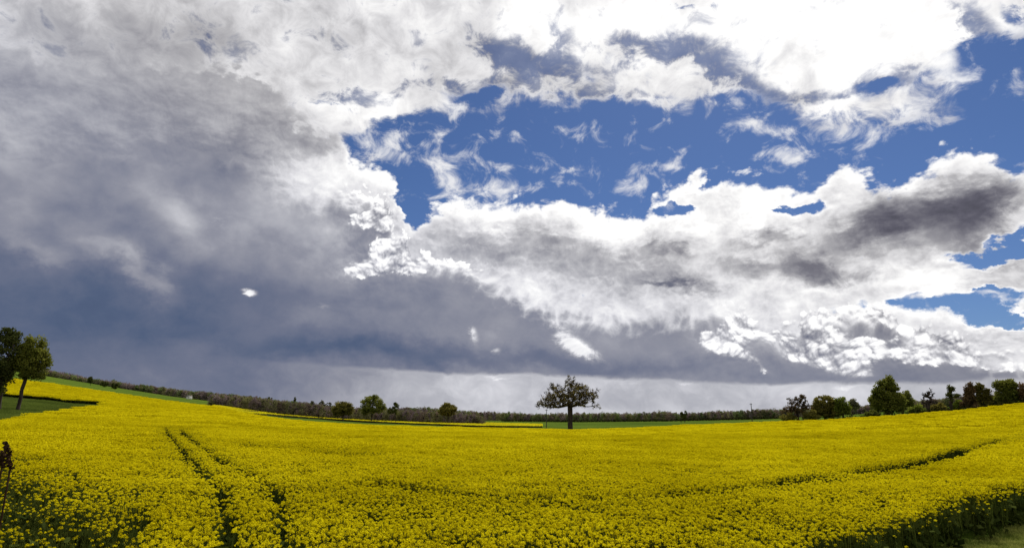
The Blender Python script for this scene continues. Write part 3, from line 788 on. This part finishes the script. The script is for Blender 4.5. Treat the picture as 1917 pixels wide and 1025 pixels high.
    if leaves and not bare:
        tp = np.array([nodes[k] for k in tips])
        if leaf_frac < 1: tp = tp[g.random(len(tp)) < leaf_frac]
        rr_ = clump * g.uniform(0.6, 1.3, len(tp))
        V, F = leaf_cloud(tp, rr_, leaves, lsize, g, flat)
        link_mesh('crown', V, F, LEAF[leaf], parent=root)
    return root

RG = 'trees along the right edge of the rape field'
# the lone oak
tree('lone_oak', 'lone spreading oak with thin new leaves at the middle of the field edge', (1068, 800), 200,
     [(1030, 757, 26, 7), (1100, 757, 24, 7), (1022, 745, 16, 9), (1045, 738, 22, 14), (1070, 745, 26, 16), (1085, 730, 22, 14), (1068, 716, 12, 12), (1112, 735, 11, 9), (1012, 759, 10, 5), (1040, 724, 12, 8), (1116, 762, 8, 6), (1108, 742, 14, 9), (1062, 750, 50, 12), (1055, 738, 36, 16), (1095, 742, 24, 14), (1018, 755, 15, 10), (1075, 728, 30, 12)],
     leaf='lone', leaves=18, lsize=0.17, nlimb=640, trunk_r=0.80, clump=0.80, seed=3, fork=4.4, jit=0.2, twig=0.05, depthk=0.7, leaf_frac=0.66, inner=0.05, pipe=0.62)
# left edge of the picture
tree('dark_tree', 'tall dark tree cut by the left edge of the picture, beside the grass bay', (3, 736), 128,
     [(0, 655, 36, 44), (-20, 690, 44, 38), (16, 640, 22, 27), (-4, 712, 26, 24), (18, 680, 14, 20)], leaf='dark', leaves=60, lsize=0.20, nlimb=170, trunk_r=0.33, clump=0.85, seed=5, inner=0.3, cat='tree')
tree('bushy_tree', 'round green tree on a bare leaning trunk at the tip of the grass bay', (39, 736), 128,
     [(62, 654, 27, 26), (54, 678, 25, 27), (78, 674, 16, 22), (40, 668, 16, 26), (88, 672, 7, 14), (56, 702, 22, 8), (78, 700, 10, 7)], leaf='green', leaves=60, lsize=0.17, nlimb=210, trunk_r=0.26, clump=0.70, seed=6, fork=2.8, inner=0.2)
# trees standing out above the woods on the left and in the middle
MG = 'trees standing out of the far wood'
far_trees = [
 ('field_tree', 'small dark round tree on the skyline nearest the left tree pair', (169, 720), 700, [(169, 711, 4, 6)], 'dark', 3),
 ('field_tree', 'left dark bush of the low clump on the left skyline', (196, 727), 720, [(196, 718, 9, 5)], 'dark', 8),
 ('field_tree', 'right dark bush of the low clump on the left skyline', (216, 729), 720, [(215, 721, 7, 6)], 'dark', 9),
 ('conifer_tree', 'small pointed dark conifer on the skyline above the bare wood', (552, 764), 760, [(552, 754, 3, 8), (552, 747, 1.5, 6), (552, 760, 4, 4)], 'dark', 11),
 ('dome_tree', 'dark domed treetop on the skyline left of the small conifer', (505, 760), 760, [(505, 747, 5, 5), (504, 753, 5, 5)], 'dark', 12),
 ('slender_tree', 'slim pale tree just left of the two rounded trees', (584, 768), 700, [(584, 756, 3, 7)], 'grey', 14),
 ('broad_tree', 'pale grey-green tree pair touching the lower rounded tree', (606, 770), 690, [(602, 756, 6, 7), (615, 757, 5, 6)], 'grey', 15),
 ('rounded_tree', 'olive rounded tree, lower one left of the tallest mid-distance tree', (642, 781), 430, [(642, 764, 19, 13), (633, 770, 12, 9), (652, 766, 10, 10)], 'oak', 16),
 ('round_oak', 'big round dark tree, tallest on the far field edge left of the lone oak', (696, 784), 420, [(697, 757, 22, 17), (688, 764, 16, 13), (712, 762, 11, 12), (696, 746, 12, 8)], 'green', 17),
 ('pointed_tree', 'small pointed dark tree just right of the big round one', (741, 785), 425, [(741, 766, 7, 9), (741, 757, 3, 5), (731, 768, 6, 5)], 'dark', 18),
 ('spreading_tree', 'low spreading dark tree in the wood right of the pointed tree', (839, 789), 440, [(838, 768, 17, 9), (836, 759, 8, 5), (846, 764, 8, 6)], 'oak', 19),
 ('wood_pine', 'tallest small pine of the far wood right of the lone oak', (1282, 786), 640, [(1283, 773, 3, 5), (1281, 779, 3, 4)], 'dark', 20),
 ('wood_pine', 'shorter leaning pine beside the tallest one in the far wood', (1275, 786), 640, [(1276, 775, 2, 4)], 'dark', 21),
 ('scrub_tree', 'pale thin tree low on the skyline between the clump and the big right tree', (1594, 779), 280, [(1596, 754, 7, 7), (1603, 760, 5, 5)], 'grey', 23),
]
for nm, lb, bp_, dist, el, lf, sd in far_trees:
    big = max(e_[2] * e_[3] for e_ in el) > 120
    tree(nm, lb, bp_, dist, el, leaf=lf, leaves=50 if big else 36, lsize=0.42 if dist > 500 else 0.36, nlimb=200 if big else 50, trunk_r=0.45 if big else 0.22, clump=1.4 if big else 1.0, seed=sd, inner=0.3, twig=0.08,
         group=MG if nm in ('field_tree', 'wood_pine') else None)
# right-hand trees
tree('sparse_oak', 'thin-crowned tree with ragged bare top, leftmost of the right-hand trees', (1494, 786), 205, [(1478, 764, 13, 8), (1494, 762, 16, 11), (1485, 750, 12, 8), (1503, 748, 7, 11), (1512, 762, 12, 6), (1474, 772, 10, 5)],
     leaf='brown', leaves=26, lsize=0.19, nlimb=160, trunk_r=0.42, clump=0.6, seed=31, leaf_frac=0.65, fork=2.2, twig=0.05)
tree('broad_bush_tree', 'dense low domed dark-green tree between the ragged tree and a paler one', (1545, 784), 208, [(1546, 757, 24, 17), (1532, 764, 14, 13), (1560, 760, 14, 15), (1548, 772, 28, 9)],
     leaf='oak', leaves=40, lsize=0.24, nlimb=260, trunk_r=0.4, clump=0.9, seed=32, inner=0.3)
tree('pale_bush_tree', 'lighter feathery green tree on the right shoulder of the domed one', (1578, 782), 206, [(1576, 756, 12, 15), (1584, 764, 9, 12), (1572, 766, 12, 14)],
     leaf='fresh', leaves=34, lsize=0.18, nlimb=130, trunk_r=0.25, clump=0.65, seed=33)
tree('big_field_tree', 'tallest dense green cone-shaped tree on the right of the field', (1662, 777), 195, [(1661, 752, 32, 20), (1660, 735, 25, 18), (1660, 720, 17, 12), (1663, 711, 9, 7), (1640, 752, 11, 14), (1682, 752, 13, 18)],
     leaf='green', leaves=54, lsize=0.24, nlimb=360, trunk_r=0.6, clump=0.95, seed=34, inner=0.3)
tree('side_tree', 'smaller green tree leaning out from the right side of the tallest one', (1690, 775), 200, [(1695, 745, 11, 16), (1703, 752, 8, 13), (1690, 758, 11, 10)],
     leaf='green', leaves=36, lsize=0.2, nlimb=110, trunk_r=0.28, clump=0.65, seed=35)
tree('dead_tree', 'bare dead tree with crooked stubby limbs on the right field edge', (1738, 772), 185, [(1728, 750, 10, 5), (1737, 740, 5, 8), (1743, 738, 5, 9), (1748, 751, 11, 3), (1730, 742, 6, 6)],
     leaves=0, nlimb=34, trunk_r=0.42, seed=36, fork=1.9, jit=0.3, twig=0.07, bare=True)
tree('ivy_tree', 'narrow ivy-clad tree with a tufted head and one drooping side limb', (1781, 769), 182, [(1779, 727, 6, 6), (1779, 738, 3, 7), (1776, 741, 5, 5), (1789, 740, 8, 3), (1781, 750, 3, 5)],
     leaf='dark', leaves=30, lsize=0.16, nlimb=60, trunk_r=0.36, clump=0.5, seed=37, fork=2.0)
tree('red_tree', 'reddish brown upright tree with two narrow peaks right of the ivy-clad tree', (1818, 765), 180, [(1817, 728, 5, 12), (1811, 732, 4, 9), (1814, 747, 11, 12), (1808, 756, 10, 6)],
     leaf='brown', leaves=34, lsize=0.18, nlimb=120, trunk_r=0.3, clump=0.6, seed=38)
tree('scrub_oak', 'olive many-headed tree between the reddish tree and the far right tree', (1842, 764), 181, [(1838, 742, 12, 12), (1834, 724, 7, 6), (1826, 728, 4, 5), (1847, 733, 6, 6), (1856, 748, 10, 9), (1850, 756, 14, 6)],
     leaf='oak', leaves=34, lsize=0.2, nlimb=170, trunk_r=0.3, clump=0.65, seed=39)
tree('corner_oak', 'large rounded green-brown tree, second from the right edge of the picture', (1884, 760), 178, [(1884, 726, 16, 12), (1890, 720, 11, 9), (1868, 722, 5, 8), (1884, 742, 22, 12), (1900, 737, 9, 12)],
     leaf='green', leaves=42, lsize=0.22, nlimb=230, trunk_r=0.42, clump=0.75, seed=40)
tree('edge_tree', 'brownish tree cut off by the right edge of the picture', (1918, 757), 178, [(1917, 738, 12, 14), (1915, 722, 6, 6), (1925, 745, 12, 10)],
     leaf='brown', leaves=38, lsize=0.2, nlimb=130, trunk_r=0.3, clump=0.7, seed=41)

# scrub filling the boundary between the right-hand trees
SG = 'scrub between the right-hand trees'
for i, (x, yb, cx_, cy_, rx, ry, lf, lb) in enumerate([
    (1478, 787, 1476, 778, 14, 7, 'oak', 'low olive scrub left of the ragged-topped tree trunk'),
    (1516, 786, 1518, 773, 12, 10, 'oak', 'olive scrub joining the ragged tree to the domed one'),
    (1632, 779, 1632, 772, 9, 5, 'green', 'small green bush at the left foot of the tallest tree'),
    (1716, 773, 1716, 764, 13, 7, 'fresh', 'low fresh-green scrub between the side tree and the dead tree'),
    (1757, 771, 1758, 760, 13, 8, 'oak', 'olive scrub between the dead tree and the ivy-clad one'),
    (1793, 768, 1793, 756, 7, 9, 'fresh', 'bright green bush right of the ivy-clad trunk'),
    (1826, 765, 1826, 756, 15, 8, 'brown', 'brown scrub at the foot of the reddish tree'),
    (1862, 763, 1862, 752, 14, 10, 'oak', 'olive scrub left of the large rounded tree near the corner'),
    (1905, 760, 1905, 748, 15, 10, 'fresh', 'green scrub under the last two trees on the right')]):
    tree('scrub_bush', lb, (x, yb), 203 if x < 1700 else 187, [(cx_ + rx * .3, cy_ + 1, rx * .5, ry * .9), (cx_ - rx * .6, cy_ + ry * .5, rx * .7, ry * .6), (cx_ + rx * .2, (cy_ + yb) / 2, rx * 1.4, ry * 0.5)], leaf=lf, leaves=30, lsize=0.22, nlimb=60, trunk_r=0.12, clump=0.75, inner=0.0, seed=200 + i, group=SG, cat='bush', fork=0.5, twig=0.03)

# far woods on the skyline, one uncountable mass
def woods(name, label, crest, foot, dist, mats, seed, step=3.4, rows=3, size=0.6, per=70):
    g = np.random.default_rng(seed)
    cx = np.array([c[0] for c in crest]); cyy = np.array([c[1] for c in crest])
    cen, rad_, mi = [], [], []
    for row in range(rows):
        x = cx[0]
        while x < cx[-1]:
            x += step * g.uniform(0.5, 1.5)
            yt = np.interp(x, cx, cyy) + g.normal(0, 0.9) - (1.6 if g.random() < .12 else 0)
            dd = dist * (1 + 0.04 * row)
            yt -= 1.5 * math.sin(x * 0.11 + row) * math.sin(x * 0.043 + 2 * row) + 0.4
            b = at_dist(x, yt, dd)
            d = ray(x, yt); zt = CAM_H + d[2] / math.hypot(d[0], d[1]) * dd
            h = max(zt - b[2], 2.5)
            w = step / PF * dd * g.uniform(0.7, 2.1)
            for z in np.arange(0.12, 1.0, 0.2):
                cen.append(b + np.array([g.normal(0, w * .4), g.normal(0, 2), h * z * 0.95])); rad_.append(w * (1.0 - 0.45 * z)); mi.append(int(g.integers(0, len(mats))) if z == 0.12 else mi[-1])
    cen = np.array(cen); rad_ = np.array(rad_)
    V, F = leaf_cloud(cen, rad_, per, size, g)
    o = link_mesh(name, V, F, mats=mats, midx=np.repeat(mi, per))
    return tag(o, label, 'woodland', kind='stuff')
W_MATS = [leafy_mat('wood_brown', (0.126, 0.096, 0.073), (0.240, 0.184, 0.138), 0.3, 0.03), leafy_mat('wood_olive', (0.126, 0.126, 0.058), (0.252, 0.240, 0.103), 0.3, 0.03),
          leafy_mat('wood_mauve', (0.138, 0.105, 0.111), (0.265, 0.203, 0.196), 0.3, 0.03), leafy_mat('wood_green', (0.081, 0.115, 0.042), (0.196, 0.240, 0.081), 0.3, 0.03)]
woods('distant_woodland', 'low bare brown wood running along the horizon', [(-70, 668), (60, 690), (95, 697), (130, 703), (180, 714), (240, 720), (300, 727), (355, 733), (420, 738), (470, 743), (520, 750), (560, 754), (620, 760), (660, 765), (740, 765), (800, 763), (850, 769), (930, 773), (1000, 776), (1100, 774), (1180, 775), (1240, 772), (1300, 775), (1340, 771), (1380, 770), (1430, 768), (1480, 767), (1560, 766), (1600, 763), (1680, 757), (1740, 750), (1800, 745), (1860, 742), (1917, 736), (1980, 728)],
      None, 890, W_MATS, 71)
woods('left_copse', 'grey-brown bare copse along the far side of the yellow strips', [(392, 741), (420, 740), (470, 745), (540, 753), (600, 759), (640, 766), (720, 770), (800, 770), (860, 774), (900, 779)],
      None, 470, W_MATS[:3] + [W_MATS[1]], 72, step=4.0, rows=3, size=0.36, per=80)

# hedges
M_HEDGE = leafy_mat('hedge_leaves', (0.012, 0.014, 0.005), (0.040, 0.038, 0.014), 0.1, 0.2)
def hedge(name, label, pts, dists, h, seed, per=26, size=0.2):
    g = np.random.default_rng(seed)
    P_ = [at_dist(x, y, d) for (x, y), d in zip(pts, dists)]
    cen = []
    for a, b in zip(P_[:-1], P_[1:]):
        n = max(2, int(np.linalg.norm(b - a) / (h * 0.42)))
        for t_ in np.linspace(0, 1, n, endpoint=False):
            for z in (0.25, 0.7):
                q = a + (b - a) * t_ + g.normal(0, h * 0.14, 3); q[2] = float(ground_z(q[0], q[1])) + h * z * g.uniform(.75, 1.2); cen.append(q)
    cen = np.array(cen)
    V, F = leaf_cloud(cen, np.full(len(cen), h * 0.48), per, size, g)
    o = link_mesh(name, V, F, M_HEDGE); return tag(o, label, 'hedge')
def hpts(x0, x1, curve, n=14, dy=0):
    xs = np.linspace(x0, x1, n); return [(x, float(np.interp(x, [c[0] for c in curve], [c[1] for c in curve])) + dy) for x in xs]
def hd(px, extra): return [float(np.interp(azel(*p)[0], R1_A, R1_D)) + extra for p in px]
p_ = hpts(1555, 1985, FIELD_EDGE, 20)
hedge('boundary_hedge', 'low dark hedge behind the yellow crop below the right-hand trees', p_, hd(p_, 3), 1.9, 81, per=34)
hedge('far_hedge', 'thin dark hedge between the far yellow strips and the bare copse', hpts(392, 905, [(392, 757), (640, 776), (905, 790)]), np.linspace(445, 455, 14), 2.3, 82, size=0.26)
hedge('low_hedge', 'low green hedge at the foot of the far wood behind the lone oak', hpts(940, 1470, WOOD_FOOT), [800] * 14, 2.6, 83, size=0.4)

# far strips of rape beyond the field's crest
M_STRIP = leafy_mat('strip_petals', (0.56, 0.49, 0.01), (0.80, 0.72, 0.02), trans=0.45, nscale=0.02)
def strip(name, label, front, back, seed):
    g = np.random.default_rng(seed)
    fr = [hit(x, y, 1.2) for x, y in front]; bk = [hit(x, y, 1.2) for x, y in back]
    cen = []
    for i in range(len(fr) - 1):
        A_ = np.linalg.norm(fr[i + 1] - fr[i]); B_ = max(np.linalg.norm(bk[i] - fr[i]), np.linalg.norm(bk[i + 1] - fr[i + 1]))
        n = int(min(A_ * B_ / 0.9, 9000)); u = g.random(n); v = g.random(n)
        p = (fr[i][None] * (1 - u[:, None]) + fr[i + 1][None] * u[:, None]) * (1 - v[:, None]) + (bk[i][None] * (1 - u[:, None]) + bk[i + 1][None] * u[:, None]) * v[:, None]
        p[:, 2] = ground_z(p[:, 0], p[:, 1]) + g.uniform(0.95, 1.25, n); cen.append(p)
    cen = np.concatenate(cen)
    V, F = leaf_cloud(cen, np.full(len(cen), 0.55), 5, 0.34, g, 0.25)
    o = link_mesh(name, V, F, M_STRIP); tag(o, label, 'crop', kind='stuff')
    # the stalks below: a dark body with real thickness
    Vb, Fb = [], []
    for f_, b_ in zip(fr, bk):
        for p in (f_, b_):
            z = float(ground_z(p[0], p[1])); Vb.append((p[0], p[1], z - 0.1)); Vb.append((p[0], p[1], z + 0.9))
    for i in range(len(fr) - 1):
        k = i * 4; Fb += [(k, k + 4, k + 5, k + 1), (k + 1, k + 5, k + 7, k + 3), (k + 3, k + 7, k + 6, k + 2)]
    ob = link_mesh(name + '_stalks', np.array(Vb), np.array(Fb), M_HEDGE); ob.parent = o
    return o
strip('far_rape_strip', 'long thin strip of yellow rape beyond the crest left of the lone oak',
      [(425, 766.5), (500, 773), (600, 781), (700, 787.5), (800, 791.5), (900, 795), (1015, 796)], [(425, 762), (500, 768), (600, 775.5), (700, 781.5), (800, 786), (900, 789.5), (1015, 792.5)], 91)
strip('upper_rape_strip', 'short pale yellow strip just under the dark hedge by the bare copse',
      [(400, 761), (450, 765), (500, 768.2), (550, 771.2), (597, 774.5)], [(400, 757.5), (450, 761.5), (500, 765), (550, 769), (597, 772.6)], 92)

# ------------------------------------------------------------------ poles, farmhouse, dead weeds
M_POLE = bark_mat('weathered_wood', (0.030, 0.026, 0.022), (0.075, 0.065, 0.055), 5)
def box(cx, cy_, cz, sx_, sy_, sz_):
    v = np.array([(x, y, z) for x in (-.5, .5) for y in (-.5, .5) for z in (-.5, .5)]) * [sx_, sy_, sz_] + [cx, cy_, cz]
    f = np.array([(0, 1, 3, 2), (4, 6, 7, 5), (0, 4, 5, 1), (2, 3, 7, 6), (0, 2, 6, 4), (1, 5, 7, 3)])
    return v, f
def merge(parts):
    V, F, k = [], [], 0
    for v, f in parts: V.append(v); F.append(f + k); k += len(v)
    return np.concatenate(V), np.concatenate(F)
def pole(label, px, dist, top_px, arm):
    b = at_dist(px[0], px[1], dist); d = ray(*top_px); h = CAM_H + d[2] / math.hypot(d[0], d[1]) * dist - b[2]
    r_ = empty('telegraph_pole', b); tag(r_, label, 'pole', 'wooden poles in the far field')
    V, F = tubes([(np.array([0, 0, -.3]), .22, np.array([0, 0, h * .5]), .19), (np.array([0, 0, h * .5]), .19, np.array([0, 0, h]), .15)], 8)
    link_mesh('shaft', V, F, M_POLE, parent=r_, smooth_=True)
    V, F = box(0, 0.2, h - .55, arm, .14, .16); link_mesh('crossarm', V, F, M_POLE, parent=r_)
    for s_ in (-.42, 0.42):
        V, F = tubes([(np.array([s_ * arm, .2, h - .47]), .05, np.array([s_ * arm, .2, h - .22]), .09)], 6); link_mesh('insulator', V, F, M_POLE, parent=r_)
pole('dark pole standing in the green field just left of the lone oak', (1023, 793), 330, (1023, 765), 1.5)
pole('tall thin pole against the sky between the lone oak and the right-hand trees', (1408, 786), 330, (1408, 754), 1.2)

def plain(name, col, rough=0.8):
    m, t, out = new_mat(name); geo = t.nodes.new('ShaderNodeNewGeometry')
    nz = noise(G(geo.outputs['Position']), 1.2, 4, 0.6, dim='3D')
    mxc = t.nodes.new('ShaderNodeMix'); mxc.data_type = 'RGBA'; lk(mxc.inputs['Factor'], nz)
    mxc.inputs['A'].default_value = (*[c * .75 for c in col], 1); mxc.inputs['B'].default_value = (*[min(c * 1.2, .9) for c in col], 1)
    p = t.nodes.new('ShaderNodeBsdfPrincipled'); p.inputs['Roughness'].default_value = rough
    t.links.new(mxc.outputs['Result'], p.inputs['Base Color']); t.links.new(p.outputs[0], out.inputs[0]); return m
b = at_dist(354, 744, 800)
hr = empty('farmhouse', b); tag(hr, 'tiny white farmhouse with grey roof under the far left wood', 'house')
hr.rotation_euler = (0, 0, 0.9); hr.scale = (0.6, 0.6, 0.6)
link_mesh('wall', *box(0, 0, 2.0, 9, 6, 4.6), plain('white_render', (0.7, 0.68, 0.64)), parent=hr)
rv = np.array([(-4.9, -3.4, 4.2), (4.9, -3.4, 4.2), (4.9, 3.4, 4.2), (-4.9, 3.4, 4.2), (-4.9, 0, 7.0), (4.9, 0, 7.0), (-4.9, 0, 4.2), (4.9, 0, 4.2)])
link_mesh('roof', rv, np.array([(0, 1, 5, 4), (2, 3, 4, 5), (0, 4, 3, 6), (1, 7, 2, 5), (0, 6, 7, 1), (3, 2, 7, 6)]), plain('slate', (0.16, 0.15, 0.15)), parent=hr)
link_mesh('chimney', *box(3.2, 0, 7.2, 0.9, 0.7, 1.8), plain('brick', (0.30, 0.14, 0.09)), parent=hr)
for wx in (-2.6, 0.2, 2.9): link_mesh('window', *box(wx, -3.02, 2.4, 1.0, 0.1, 1.2), plain('window_dark', (0.05, 0.055, 0.06), 0.2), parent=hr)

# dead weed stalks standing over the crop at the left margin
M_DEAD = leafy_mat('dead_leaves', (0.030, 0.016, 0.010), (0.070, 0.040, 0.022), 0.05, 6)
def weed(label, base_px, dist, path_px, seed):
    g = np.random.default_rng(seed)
    b = at_dist(*base_px, dist)
    hx = b[:2] / dist; right = np.array([hx[1], -hx[0], 0.])
    P_ = [np.array([0, 0, 0.])]
    for x, y in path_px:
        d = ray(x, y); k = dist / (d[0] * hx[0] + d[1] * hx[1]); q = np.array([0, 0, CAM_H]) + d * k - b
        P_.append(right * (q @ right) + np.array([0, 0, q[2]]))
    r_ = empty('dead_weed', b); tag(r_, label, 'weed', 'dead weeds at the left margin')
    segs = [(P_[i], .018 - .001 * i, P_[i + 1], .018 - .001 * (i + 1)) for i in range(len(P_) - 1)]
    V, F = tubes(segs, 6); link_mesh('stalk', V, F, M_DEAD, parent=r_, smooth_=True)
    pts = np.array([P_[i] + (P_[i + 1] - P_[i]) * f for i in range(1, len(P_) - 1) for f in (0, .33, .66)] + [P_[-1]])
    V, F = leaf_cloud(pts, g.uniform(.04, .11, len(pts)), 26, 0.035, g); link_mesh('dry_leaves', V, F, M_DEAD, parent=r_)
weed('taller crooked dead brown weed above the crop at the left picture edge', (17, 905), 17.5, [(20, 872), (14, 856), (16, 845), (10, 829)], 1)
weed('shorter dead brown weed nearest the left picture edge', (4, 905), 17.0, [(4, 870), (3, 858), (6, 848)], 2)
